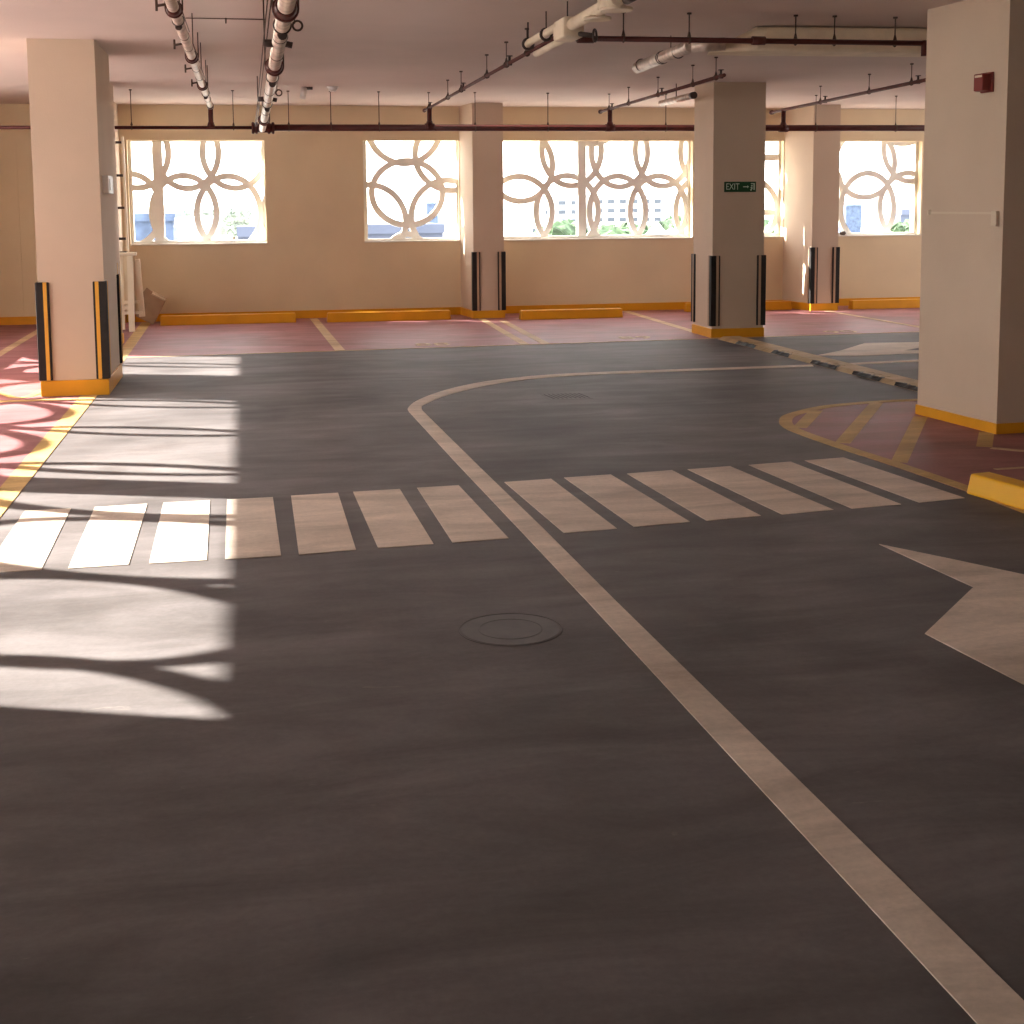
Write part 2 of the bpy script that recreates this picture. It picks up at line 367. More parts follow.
paint('bay_line', 'yline', 0.005, 'small curved yellow line left of the nearest left column foot', 'floor line',
      lambda b, z0, z: line(b, [(-2.6, 12.75), (-2.3, 12.45), (-2.12, 12.15), (-2.0, 11.9), (-1.92, 11.84), (-1.85, 11.95), (-1.80, 12.3), (-1.78, 12.6)], 0.06, z0, z), GL)
paint('bay_line', 'cline', 0.0035, 'thin pale line along the front edge of the red back bays', 'floor line',
      lambda b, z0, z: line(b, [(-1.3, ye(-1.3)), (XR-0.1, ye(XR-.1))], 0.035, z0, z), GL)

# crosswalk
CW = [[(-1.203,7.370),(-0.970,7.382),(-0.944,6.135),(-1.192,6.130)],[(-0.848,7.385),(-0.577,7.405),(-0.570,6.138),(-0.829,6.128)],
[(-0.493,7.415),(-0.247,7.412),(-0.227,6.140),(-0.481,6.136)],[(-0.156,7.416),(0.091,7.420),(0.105,6.146),(-0.146,6.135)],
[(0.190,7.437),(0.450,7.455),(0.450,6.179),(0.186,6.150)],[(0.534,7.462),(0.798,7.475),(0.818,6.204),(0.554,6.190)],
[(0.897,7.486),(1.138,7.502),(1.185,6.235),(0.910,6.215)],[(1.409,7.530),(1.692,7.560),(1.743,6.308),(1.468,6.280)],
[(1.773,7.575),(2.063,7.602),(2.139,6.365),(1.836,6.326)],[(2.163,7.606),(2.454,7.644),(2.534,6.410),(2.229,6.367)],
[(2.552,7.645),(2.833,7.682),(2.950,6.454),(2.650,6.414)],[(2.957,7.692),(3.245,7.732),(3.350,6.495),(3.055,6.458)],
[(3.345,7.750),(3.620,7.785),(3.753,6.560),(3.463,6.513)]]
CL = ['leftmost crosswalk stripe, fully sunlit, cut by the picture edge', 'second crosswalk stripe from the left, fully sunlit',
 'third crosswalk stripe from the left, the last fully sunlit one', 'fourth crosswalk stripe from the left, only its left edge in sun',
 'shaded crosswalk stripe with a brown stain, fifth from the left', 'shaded crosswalk stripe, second one left of the long lane line',
 'shaded crosswalk stripe touching the long lane line from its left', 'crosswalk stripe first to the right of the long lane line',
 'crosswalk stripe second to the right of the long lane line', 'crosswalk stripe third to the right of the long lane line',
 'crosswalk stripe fourth to the right of the long lane line', 'crosswalk stripe next to last at the right end',
 'rightmost crosswalk stripe pointing at the yellow block by the island']
for p, l in zip(CW, CL):
    paint('crosswalk_stripe', 'white', 0.003, l, 'road marking', lambda b, z0, z, p=p: prism(b, p, z0, z), 'crosswalk stripes')
LL = [(1.362,1.5),(1.353,2.260),(1.299,5.175),(1.270,6.380),(1.224,8.208),(1.181,10.305),(1.197,10.500),(1.302,10.850),(1.522,11.286),(1.826,11.700),(2.175,12.005),(2.605,12.220),(3.153,12.322),(4.029,12.345),(4.927,12.365),(5.40,12.372)]
LR = [(1.497,1.5),(1.483,2.308),(1.413,5.150),(1.389,6.374),(1.345,8.008),(1.291,10.332),(1.340,10.640),(1.562,11.073),(1.832,11.441),(2.184,11.790),(2.615,12.040),(3.105,12.148),(3.976,12.190),(4.868,12.222),(5.36,12.238)]
LR.insert(6, (1.300, 10.46))
def smooth(P, n=4):
    out = []
    for i in range(len(P)-1):
        p0, p1, p2, p3 = [Vector(P[max(0, min(len(P)-1, i+k))]) for k in (-1, 0, 1, 2)]
        for j in range(n):
            t = j/n
            out.append(0.5*((2*p1)+(p2-p0)*t+(2*p0-5*p1+4*p2-p3)*t*t+(3*p1-p0-3*p2+p3)*t**3))
    out.append(Vector(P[-1])); return out
LRx = LR[:]
paint('lane_line', 'white', 0.0035, 'long white lane line curving round to the right at its far end', 'road marking',
      lambda b, z0, z: strip(b, LL[:5]+smooth(LL[5:], 5), LR[:5]+smooth(LR[5:], 5), z0, z) )
paint('lane_line', 'white', 0.003, 'short white line continuing right beyond the tan speed ramp', 'road marking',
      lambda b, z0, z: strip(b, [(5.74,12.40),(6.6,12.50),(9.5,12.75)], [(5.74,12.26),(6.6,12.37),(9.5,12.62)], z0, z))
paint('direction_arrow', 'white', 0.003, 'far white floor arrow half hidden by the right foreground column', 'road marking',
      lambda b, z0, z: prism(b, [(5.78,13.12),(6.19,13.46),(6.80,14.13),(8.2,14.0),(7.35,13.70),(6.85,13.30),(8.4,13.28),(8.4,13.04),(6.89,13.03),(6.14,12.96)], z0, z), 'floor arrows')
paint('direction_arrow', 'white', 0.003, 'near white floor arrow cut by the right picture edge', 'road marking',
      lambda b, z0, z: prism(b, [(2.856,5.742),(3.041,5.441),(3.222,5.126),(3.52,4.62),(3.30,4.62),(3.30,2.4),(3.0,2.4),(3.0,3.45),(2.53,3.35),(2.482,3.926),(2.422,4.485),(2.914,5.001)], z0, z), 'floor arrows')

# island
IO = [(3.86,5.0),(3.855,6.6),(3.79,7.47),(3.722,8.13),(3.684,8.737),(3.71,9.02),(3.778,9.227),(3.88,9.42),(4.034,9.58),(4.25,9.75),(4.469,9.865),(4.875,9.965),(5.3,9.99),(7.6,10.02),(7.6,5.0)]
isl = tag(bpy.data.objects.new('traffic_island_marking', None), 'painted red island with yellow border and diagonal yellow bars under the right foreground column', 'road marking')
C.objects.link(isl); isl.location = (4.6, 8.4, 0); isl.matrix_world = Matrix.Translation((4.6, 8.4, 0))
bm = nb(); prism(bm, IO, 0.0, 0.002); obj('red_infill', bm, 'reddark', isl)
bm = nb(); line(bm, [Vector(p) for p in IO[:2]]+smooth(IO[1:14], 4)[1:], 0.095, 0.0, 0.004, side=-0.5); obj('border_line', bm, 'yline', isl)
for a, b_, w in [((4.24,9.62),(3.80,8.90),0.10), ((4.86,9.87),(3.83,8.26),0.10), ((4.86,9.15),(3.88,7.56),0.10), ((4.97,8.42),(4.66,7.92),0.10)]:
    bm = nb(); line(bm, [a, b_], w, 0.0, 0.0035); obj('diagonal_bar', bm, 'yline', isl)
bm = nb(); line(bm, [(4.68,7.87),(5.05,7.50),(5.9,7.05)], 0.06, 0.0, 0.004); line(bm, [(4.33,7.23),(5.9,7.32)], 0.04, 0.0, 0.0038); obj('inner_line', bm, 'cline', isl)

# bay numbers, worn and seen edge on
def text_mesh(name, s, size, m, mtx, ext=0.001, parent=None, label=None, cat=None, group=None, sx=1.0):
    cu = bpy.data.curves.new(name, 'FONT'); cu.body = s; cu.size = size; cu.extrude = ext; cu.align_x = 'CENTER'; cu.align_y = 'CENTER'
    o = bpy.data.objects.new(name, cu); C.objects.link(o); bpy.context.view_layer.update()
    me = bpy.data.meshes.new_from_object(o.evaluated_get(bpy.context.evaluated_depsgraph_get()))
    bpy.data.objects.remove(o)
    me.transform(mtx @ Matrix.Diagonal((sx, 1, 1, 1))); me.materials.clear(); me.materials.append(M[m])
    o = bpy.data.objects.new(name, me); C.objects.link(o)
    if parent is not None: o.parent = parent; o.matrix_parent_inverse = parent.matrix_world.inverted()
    if cat: tag(o, label, cat, group)
    return o
GN = 'worn bay numbers on the red bays'
for (s, x, y, l) in [('88', 2.03, ye(2)+0.33, 'worn white number on the red bay in front of the second wheel stop'),
                     ('89', 4.48, ye(4.5)+0.36, 'worn white number on the red bay left of the middle column'),
                     ('90', 7.1, ye(7)+0.28, 'worn white number on the red bay right of the middle column')]:
    text_mesh('bay_number', s, 0.42, 'cline', Matrix.Translation((x, y, 0.0035)), 0.001, None, l, 'number marking', GN)

# ---------------------------------------------------------------- speed ramp
rp = thing('speed_ramp', (5.55, 12, 0), 'low tan and black cable ramp crossing the lane from the middle column', 'speed bump')
def rpx(y): return 5.36+(15.0-y)*0.026
bm = nb()
y = 15.0
prof = [(0.0, 0.0), (0.07, 0.030), (0.27, 0.030), (0.34, 0.0)]
ends = []
for yy in (15.0, 9.95):
    ends.append([bm.verts.new((rpx(yy)+px, yy, pz)) for px, pz in prof])
for i in range(4): bm.faces.new([ends[0][i], ends[1][i], ends[1][(i+1) % 4], ends[0][(i+1) % 4]])
bm.faces.new(ends[0]); bm.faces.new(ends[1][::-1])
obj('ramp_body', bm, 'bump', rp)
for (a, b_) in [(14.45, 13.90), (13.45, 13.0), (12.48, 11.92), (11.58, 11.05), (10.78, 10.25)]:
    bm = nb()   # black rubber insert lying over the near slope
    n = 7; up, lo = [], []
    for i in range(n+1):
        yy = a+(b_-a)*i/n; x0 = rpx(yy)
        wv = 0.06+0.03*math.sin(i*2.4+a)
        up.append((x0+wv, yy)); lo.append((x0-0.002, yy))
    for i in range(n):
        q = []
        for (px, py) in (lo[i], lo[i+1], up[i+1], up[i]):
            u = px-rpx(py); zz = 0.030*min(max(u, 0)/0.07, 1)+0.003
            q.append((px, py, zz))
        q2 = [((lo[i][0]*.5+up[i][0]*.5), lo[i][1], 0.034), ((lo[i+1][0]*.5+up[i+1][0]*.5), lo[i+1][1], 0.034)]
        v = [bm.verts.new(p) for p in (q[0], q[1], q2[1], q2[0])]; bm.faces.new(v)
        v2 = [v[3], v[2], bm.verts.new((up[i+1][0], up[i+1][1], 0.033)), bm.verts.new((up[i][0], up[i][1], 0.033))]; bm.faces.new(v2)
    pn = obj('black_insert', bm, 'rubber', rp)
    # tan chevrons moulded in the insert
    for k in range(3):
        bm = nb(); yc = a+(b_-a)*(0.22+0.28*k); xc = rpx(yc)+0.085
        line(bm, [(xc-0.05, yc-0.06), (xc+0.0, yc+0.02), (xc+0.05, yc-0.06)], 0.018, 0.034, 0.037); obj('chevron', bm, 'bump', pn)

# ---------------------------------------------------------------- wheel stops
def stop(x0, x1, y, label, h=0.13, dep=0.16, m='ybase'):
    t = bpy.data.objects
    bm = nb(); yb = y+dep
    vs = [(x0,y,0),(x1,y,0),(x1,yb,0),(x0,yb,0),(x0+.01,y+.02,h),(x1-.01,y+.02,h),(x1-.01,yb-.02,h),(x0+.01,yb-.02,h)]
    v = [bm.verts.new(p) for p in vs]
    for f in [(0,3,2,1),(4,5,6,7),(0,1,5,4),(1,2,6,5),(2,3,7,6),(3,0,4,7)]: bm.faces.new([v[i] for i in f])
    return tag(obj('wheel_stop', bm, m, None, 0.012, 2), label, 'wheel stop', 'yellow wheel stops')
stop(-1.20, 0.61, 18.62, 'yellow wheel stop under the leftmost back window')
stop(1.02, 2.73, 18.50, 'yellow wheel stop left of the wall column by the second window')
stop(3.65, 5.11, 18.17, 'yellow wheel stop under the widest back window')
stop(6.25, 7.88, 18.80, 'yellow wheel stop partly hidden behind the middle column')
stop(8.74, 10.5, 18.60, 'yellow wheel stop left of the right foreground column')
# near one, beside the island
o = stop(0, 2.0, 0, 'bright yellow wheel stop in the right foreground beside the island', h=0.115, dep=0.17, m='ybright')
o.location = (3.815, 6.66, 0.0); o.rotation_euler = (0, 0, math.radians(-80))

# manhole and drain
mh = thing('manhole_cover', (0.93, 4.87, 0), 'faint round manhole cover painted over, left of the lane line', 'manhole cover')
bm = nb(); cyl(bm, (0.93, 4.87, 0), (0.93, 4.87, 0.0012), 0.185, 48); obj('cover_plate', bm, 'iron2', mh)
bm = nb(); torus(bm, (0.93, 4.87, 0.0), (0, 0, 1), 0.195, 0.0022, 48, 6); obj('cover_rim', bm, 'iron2', mh)
bm = nb(); torus(bm, (0.93, 4.87, 0.0008), (0, 0, 1), 0.12, 0.0018, 40, 6); obj('raised_ring', bm, 'iron2', mh)
dg = thing('drain_grate', (2.56, 10.85, 0), 'small slotted drain grate inside the lane curve', 'drain grate')
bm = nb(); box(bm, 2.38, 2.74, 10.66, 11.04, 0, 0.001); obj('grate_frame', bm, 'floor', dg)
bm = nb()
for i in range(9):
    x = 2.41+i*0.037; line(bm, [(x+0.02, 10.72), (x-0.01, 10.99)], 0.007, 0.001, 0.0022)
obj('grate_slots', bm, 'gap', dg)

# ---------------------------------------------------------------- ceiling services
ZB = 2.785; YM = 16.85; ZM = 2.535
mp_ = thing('sprinkler_main_pipe', (3, YM, ZM), 'long dark red pipe hanging across the whole width before the back wall', 'pipe')
bm = nb(); cyl(bm, (XL, YM, ZM-0.01), (0.2, YM, ZM), 0.021, 14); obj('pipe_run', bm, 'redpipe', mp_)
bm = nb(); cyl(bm, (0.1, YM, ZM), (XR, YM, ZM+0.035), 0.041, 16); obj('pipe_run', bm, 'redpipe', mp_)
def hanger(parent, x, y, z, top=H, r=0.005, clampr=0.04):
    bm = nb(); cyl(bm, (x, y, z+0.03), (x, y, top), r, 8)
    torus(bm, (x, y, z), (1, 0, 0) if clampr > 0 else (0, 1, 0), abs(clampr), 0.006, 16, 6)
    cyl(bm, (x, y, z+abs(clampr)-0.005), (x, y, z+abs(clampr)+0.035), 0.016, 8, 0.006)
    cyl(bm, (x, y, top-0.012), (x, y, top), 0.018, 8)
    obj('pipe_hanger', bm, 'rod', parent)
for x in (-2.9, -1.33, -0.14, 0.52, 1.03, 1.62, 2.82, 3.75, 5.3, 7.35, 8.48, 9.9, 11.5):
    hanger(mp_, x, YM, ZM+0.002*max(x, 0), clampr=0.027 if x < 0.1 else 0.041)
def branch(x, xn, y0, y1, label, thick=0.016, rods=()):
    """x at the riser, xn at the near end y0"""
    X = lambda y: x+(xn-x)*(YM-y)/(YM-y0)
    t = thing('sprinkler_branch_pipe', (x, (y0+y1)/2, ZB), label, 'pipe', 'sprinkler branch pipes')
    bm = nb(); cyl(bm, (xn, y0, ZB), (X(y1), y1, ZB), thick, 12); cyl(bm, (X(y1), y1, ZB), (X(y1), y1+0.05, ZB), thick*1.5, 12)
    obj('pipe_run', bm, 'branchpipe', t)
    bm = nb(); cyl(bm, (x, YM, ZM+0.05), (x, YM, ZB-0.005), 0.030, 12); cyl(bm, (x, YM, ZM+0.03), (x, YM, ZM+0.09), 0.052, 12, 0.033)
    cyl(bm, (x-0.06, YM, ZM+0.012), (x+0.06, YM, ZM+0.012), 0.048, 14); obj('riser', bm, 'redpipe', t)
    for y in rods:
        hanger(t, X(y), y, ZB, r=0.004, clampr=-0.022)
    for y in rods[::2]:
        bm = nb(); cyl(bm, (X(y), y-0.14, ZB), (X(y), y-0.14, ZB+0.055), 0.011, 8); cyl(bm, (X(y), y-0.14, ZB+0.055), (X(y), y-0.14, ZB+0.062), 0.028, 10)
        cyl(bm, (X(y)-0.02, y-0.14, ZB), (X(y)+0.02, y-0.14, ZB), 0.022, 8)
        obj('sprinkler_head', bm, 'darkmetal', t)
    return t
branch(2.245, 2.20, 8.0, 17.3, 'thin dark branch pipe rising between the second window and the cream insulated pipe', 0.016, (16.9, 15.2, 14.2, 12.6, 11.6, 10.7))
branch(4.56, 4.44, 12.3, 17.35, 'thin dark branch pipe ending at the top of the middle column', 0.018, (16.9, 15.9, 14.6, 13.3, 12.55))
branch(6.90, 6.40, 8.8, 17.3, 'thin dark branch pipe running from behind the middle column to the right foreground column', 0.019, (15.5, 14.0, 12.9, 12.4))
# foil wrapped pipes
def foil_pipe(x, z, y0, y1, r, label, collars, knobs, bands):
    t = thing('insulated_pipe', (x, (y0+y1)/2, z), label, 'pipe', 'foil wrapped pipes')
    bm = nb(); cyl(bm, (x, y0, z), (x, y1, z), r, 20); obj('foil_jacket', bm, 'foil', t)
    for y in collars:
        bm = nb(); torus(bm, (x, y, z), (0, 1, 0), r*1.35, r*0.27, 24, 8); cyl(bm, (x, y-0.1, z), (x, y, z), r*1.15, 16, r*1.4); obj('coupling_collar', bm, 'redpipe', t)
        bm = nb(); cyl(bm, (x-r*1.5, y, z), (x-r*1.5, y, H), 0.005, 6); cyl(bm, (x+r*1.5, y, z), (x+r*1.5, y, H), 0.005, 6); obj('pipe_hanger', bm, 'rod', t)
    for y in knobs:
        bm = nb(); cyl(bm, (x, y, z-r*1.25), (x, y+0.12, z-r*0.8), r*0.62, 12); torus(bm, (x, y, z), (0, 1, 0), r*1.05, r*0.16, 20, 6); obj('clamp', bm, 'darkmetal', t)
    for y in bands:
        bm = nb(); torus(bm, (x, y, z), (0, 1, 0), r*1.0, r*0.09, 20, 6); obj('strap', bm, 'darkmetal', t)
    return t
f1 = foil_pipe(-0.405, ZB, 5.5, 16.62, 0.034, 'narrower foil wrapped pipe, left of the two running to the back wall', (8.6, 11.3, 13.9), (9.1, 14.9), (9.9, 10.6, 12.2, 13.0, 15.7))
bm = nb(); cyl(bm, (-0.405, YM, ZM+0.02), (-0.405, YM, ZB), 0.03, 12); cyl(bm, (-0.405, YM, ZM), (-0.405, YM, ZM+0.07), 0.055, 12, 0.032); cyl(bm, (-0.405, 16.60, ZB), (-0.405, YM+0.04, ZB), 0.040, 14)
obj('riser', bm, 'redpipe', f1)
for y in (8.2, 10.2, 12.0, 13.4):
    bm = nb(); cyl(bm, (-0.405+0.05, y, ZB-0.02), (-0.405+0.05, y+1.4, ZB-0.01), 0.004, 6)
    cyl(bm, (-0.405+0.05, y, ZB-0.02), (-0.405+0.05, y, H), 0.004, 6)
    cyl(bm, (-0.405-0.035, y+0.2, ZB-0.0), (-0.405-0.09, y+0.2, ZB-0.01), 0.008, 6); cyl(bm, (-0.405-0.09, y+0.2, ZB-0.04), (-0.405-0.09, y+0.2, ZB+0.03), 0.008, 6)
    obj('side_bracket', bm, 'rod', f1)
f2 = foil_pipe(0.20, 2.515, 4.5, 16.75, 0.040, 'thicker foil wrapped pipe, right of the two running to the back wall', (6.55, 9.25, 15.0), (7.15, 10.0, 12.6), (7.6, 8.5, 11.2, 12.0, 13.6))
bm = nb(); cyl(bm, (0.08, YM, ZM-0.004), (0.34, YM, ZM-0.004), 0.055, 16)
for xx in (0.09, 0.13, 0.28, 0.33): torus(bm, (xx, YM, ZM-0.004), (1, 0, 0), 0.055, 0.02, 20, 6)
obj('tee_coupling', bm, 'redpipe', f2)
bm = nb()
for dx in (-0.085, -0.068): cyl(bm, (0.20+dx, 4.5, 2.53), (0.20+dx, 16.5, 2.53), 0.0035, 6)
obj('side_cable', bm, 'rod', f2)
for y in (7.9, 12.0):
    bm = nb(); cyl(bm, (0.20-0.03, y, 2.51), (0.20-0.085, y, 2.51), 0.022, 8); obj('clamp', bm, 'darkmetal', f2)
    bm = nb(); cyl(bm, (0.20+0.03, y, 2.51), (0.20+0.075, y, 2.50), 0.018, 8); obj('clamp', bm, 'darkmetal', f2)
for y in (7.35, 11.7):
    bm = nb(); torus(bm, (0.20+0.085, y, 2.54), (0, 1, 0), 0.025, 0.006, 14, 6); cyl(bm, (0.20+0.07, y, 2.55), (0.20+0.07, y, H), 0.004, 6); obj('pipe_hanger', bm, 'rod', f2)
# cream fat pipe with flanges in the top middle
cp = thing('cream_insulated_pipe', (2.22, 9.4, ZB), 'fat cream insulated pipe with round flanges at the top centre of the ceiling', 'pipe')
bm = nb(); cyl(bm, (2.20, 7.95, ZB+0.02), (2.20, 9.2, ZB+0.02), 0.042, 18); cyl(bm, (2.235, 9.3, ZB-0.03), (2.235, 10.45, ZB-0.03), 0.026, 16); cyl(bm, (2.16, 9.35, ZB+0.04), (2.16, 10.5, ZB+0.045), 0.028, 16)
obj('pipe_jacket', bm, 'cream', cp)
bm = nb(); box(bm, 2.135, 2.285, 9.1, 9.42, ZB-0.065, ZB+0.075); obj('valve_box', bm, 'cream', cp, 0.02, 2)
for (x, y, r) in [(2.21, 8.48, 0.09), (2.22, 8.06, 0.10)]:
    bm = nb(); cyl(bm, (x, y, ZB-0.035), (x, y, ZB-0.015), r, 22); cyl(bm, (x, y, ZB-0.015), (x, y, ZB+0.04), r*0.6, 18, r*0.4); obj('flange', bm, 'cream', cp, 0.006, 2)
bm = nb(); cyl(bm, (2.18, 8.25, ZB), (2.18, 8.25, ZB+0.13), 0.028, 14); obj('upright_stub', bm, 'cream', cp)
for (x, y) in [(2.12, 10.35), (2.13, 9.75), (2.17, 9.25)]:
    bm = nb(); torus(bm, (x+0.03, y, ZB+0.03), (0, 1, 0), 0.040, 0.011, 16, 6); cyl(bm, (x+0.03, y, ZB+0.06), (x+0.03, y, H), 0.005, 6); obj('clamp', bm, 'darkmetal', cp)
bm = nb(); cyl(bm, (2.2, 9.15, ZB-0.03), (2.33, 9.05, ZB-0.06), 0.018, 10); torus(bm, (2.34, 9.04, ZB-0.06), (1, -0.6, 0), 0.04, 0.008, 18, 6); obj('valve_wheel', bm, 'darkmetal', cp)
rp2 = thing('red_pipe', (2.25, 7, ZB), 'short bright red pipe at the top edge right of the cream flanges', 'pipe')
bm = nb(); cyl(bm, (2.235, 5.0, ZB+0.01), (2.235, 7.85, ZB+0.01), 0.018, 14); obj('pipe_run', bm, 'alarm', rp2)
bm = nb(); cyl(bm, (2.235, 7.7, ZB+0.01), (2.235, 7.88, ZB+0.01), 0.032, 14); obj('coupling', bm, 'darkmetal', rp2)
hanger(rp2, 2.235, 6.9, ZB+0.01, clampr=0.024)
hanger(rp2, 2.235, 5.5, ZB+0.01, clampr=0.024)
# crossing pipe in front of the duct
rb = thing('sprinkler_cross_pipe', (4, 9.65, ZB), 'dark red pipe running sideways below the cream duct to the right foreground column', 'pipe')
bm = nb(); cyl(bm, (2.38, 9.70, ZB), (5.06, 9.62, ZB-0.005), 0.020, 14); cyl(bm, (5.06, 9.62, ZB+0.015), (5.06, 9.62, ZB-0.10), 0.024, 12); cyl(bm, (2.38, 9.70, ZB), (2.50, 9.70, ZB), 0.034, 14); cyl(bm, (3.70, 9.66, ZB), (3.80, 9.66, ZB), 0.032, 14)
obj('pipe_run', bm, 'redpipe', rb)
bm = nb(); cyl(bm, (2.38, 9.70, ZB), (2.235, 9.55, ZB+0.03), 0.022, 12); torus(bm, (2.22, 9.5, ZB+0.02), (0.2, 1, 0), 0.05, 0.012, 16, 6); obj('elbow', bm, 'darkmetal', rb)
for x in (2.72, 3.22, 4.05, 4.36, 4.85): 
    hanger(rb, x, 9.68, ZB, clampr=0.025)
# duct
du = thing('insulated_duct', (4.4, 10.3, 2.87), 'cream wrapped duct under the ceiling right of the silver pipe', 'duct')
bm = nb()
lo = [(3.60, 10.40), (3.95, 10.25), (5.9, 10.15), (5.9, 10.5), (3.95, 10.6), (3.66, 10.60)]
hi = [(3.98, 10.30), (4.08, 10.25), (5.9, 10.15), (5.9, 10.5), (4.08, 10.6), (4.02, 10.60)]
VL = [bm.verts.new((p[0], p[1], 2.775)) for p in lo]; VH = [bm.verts.new((p[0], p[1], 2.972)) for p in hi]
bm.faces.new(VL[::-1]); bm.faces.new(VH)
for i in range(6): bm.faces.new([VL[i], VL[(i+1) % 6], VH[(i+1) % 6], VH[i]])
obj('duct_body', bm, 'cream', du, 0.03, 3)
sp = thing('silver_pipe', (3.45, 11, ZB), 'short foil covered silver pipe with a rounded end meeting the cream duct', 'pipe')
bm = nb(); cyl(bm, (3.46, 10.35, ZB+0.035), (3.475, 11.9, ZB+0.02), 0.050, 20); cyl(bm, (3.46, 10.35, ZB+0.035), (3.72, 10.30, ZB+0.05), 0.052, 18)
cyl(bm, (3.475, 11.9, ZB+0.02), (3.476, 11.95, ZB+0.02), 0.050, 20, 0.03); obj('foil_jacket', bm, 'foil', sp)
for y in (10.7, 11.1, 11.15, 11.75):
    bm = nb(); torus(bm, (3.468, y, ZB+0.028), (0, 1, 0), 0.051, 0.005, 20, 6); obj('strap', bm, 'darkmetal', sp)
bm = nb(); cyl(bm, (3.50, 11.0, 2.82), (3.50, 11.0, H), 0.004, 6); obj('pipe_hanger', bm, 'rod', sp)
s2 = thing('silver_pipe', (4.95, 15, ZB), 'tiny silver pipe stub just left of the middle column top', 'pipe')
bm = nb(); cyl(bm, (4.97, 14.8, ZB+0.01), (4.97, 16.0, ZB+0.01), 0.036, 16); obj('foil_jacket', bm, 'foil', s2)
bm = nb(); cyl(bm, (4.97, 14.75, ZB+0.01), (4.97, 14.82, ZB+0.01), 0.040, 16); obj('strap', bm, 'darkmetal', s2)
bm = nb(); cyl(bm, (4.97, 15.4, ZB+0.03), (4.97, 15.4, H), 0.006, 6); obj('pipe_hanger', bm, 'rod', s2)
# ceiling conduit between the foil pipes
cc = thing('ceiling_conduit', (-0.1, 10.4, H), 'hair thin conduit on the ceiling between the two foil pipes', 'conduit')
bm = nb(); cyl(bm, (-0.41, 10.42, H-0.006), (0.17, 10.42, H-0.006), 0.004, 6); cyl(bm, (-0.12, 10.42, H-0.04), (-0.12, 10.42, H), 0.006, 6); obj('conduit_run', bm, 'rod', cc)
# detectors
sd = thing('smoke_detector', (1.02, 16.2, H), 'white round smoke detector on the ceiling above the second hanger rod', 'smoke detector')
bm = nb(); cyl(bm, (1.02, 16.2, H-0.018), (1.02, 16.2, H), 0.07, 20); obj('base_ring', bm, 'plastic', sd)
bm = nb(); cyl(bm, (1.02, 16.2, H-0.06), (1.02, 16.2, H-0.018), 0.035, 20, 0.06); obj('sensor_head', bm, 'plastic', sd)
cm = thing('security_camera', (0.70, 16.3, H), 'small white camera under the ceiling left of the smoke detector', 'camera')
bm = nb(); box(bm, 0.69, 0.79, 16.28, 16.36, H-0.03, H); obj('mount', bm, 'darkmetal', cm)
bm = nb(); cyl(bm, (0.67, 16.25, H-0.13), (0.69, 16.3, H-0.02), 0.038, 14); obj('camera_body', bm, 'plastic', cm)
hk = thing('ceiling_hook', (9.98, 18.7, H), 'small hanging hook beside the top of the right foreground column', 'hook')
bm = nb(); cyl(bm, (9.99, 18.7, H-0.14), (9.99, 18.7, H), 0.005, 8); cyl(bm, (9.99, 18.7, H-0.14), (9.93, 18.7, H-0.17), 0.012, 8); cyl(bm, (9.93, 18.7, H-0.17), (9.88, 18.7, H-0.14), 0.012, 8); obj('hook_bend', bm, 'darkmetal', hk)

# ---------------------------------------------------------------- things on the columns
def on_side(u, off, z):
    """point on the slanted left face of the right foreground column; u = 0 near edge .. 1 far edge, off = out of the face"""
    a = Vector((4.995, 8.34)); b = Vector((4.90, 9.28)); d = (b-a).normalized(); n = Vector((-d.y, d.x))
    if n.x > 0: n = -n
    p = a+(b-a)*u+n*off; return Vector((p.x, p.y, z))
ang = math.atan2(9.28-8.34, 4.90-4.995)
al = thing('alarm_sounder', on_side(0.27, 0, 2.37), 'small dark red alarm box high on the right foreground column', 'alarm')
def obox(bm, u0, u1, o0, o1, z0, z1):
    v = [bm.verts.new(on_side(u, o, z)) for z in (z0, z1) for (u, o) in ((u0, o0), (u1, o0), (u1, o1), (u0, o1))]
    for f in [(0,3,2,1),(4,5,6,7),(0,1,5,4),(1,2,6,5),(2,3,7,6),(3,0,4,7)]: bm.faces.new([v[i] for i in f])
bm = nb(); obox(bm, 0.15, 0.285, 0.0, 0.02, 2.325, 2.46); obj('back_plate', bm, 'alarm', al, 0.004, 1)
bm = nb(); obox(bm, 0.165, 0.27, 0.02, 0.085, 2.335, 2.45); obj('housing', bm, 'alarm', al, 0.008, 2)
bm = nb(); obox(bm, 0.17, 0.25, 0.085, 0.088, 2.425, 2.44); obj('top_strip', bm, 'cream', al)
cd = thing('surface_conduit', on_side(0.5, 0, 1.51), 'cream plastic conduit with an end box on the right foreground column', 'conduit')
bm = nb(); obox(bm, 0.10, 0.89, 0, 0.012, 1.502, 1.516); obj('conduit_run', bm, 'cplastic', cd)
bm = nb(); obox(bm, 0.04, 0.10, 0, 0.03, 1.42, 1.525); obj('end_box', bm, 'cplastic', cd, 0.005, 2)
bm = nb(); obox(bm, 0.885, 0.90, 0, 0.02, 1.495, 1.53); obj('end_cap', bm, 'cplastic', cd)
sw = thing('switch_box', (-1.21, 12.2, 1.79), 'white plastic switch box on the right side of the nearest left column', 'switch')
bm = nb(); box(bm, -1.215, -1.165, 12.10, 12.52, 1.71, 1.865); obj('box_body', bm, 'plastic', sw, 0.006, 2)
bm = nb(); box(bm, -1.165, -1.160, 12.2, 12.42, 1.74, 1.835); obj('switch_plate', bm, 'plastic', sw)
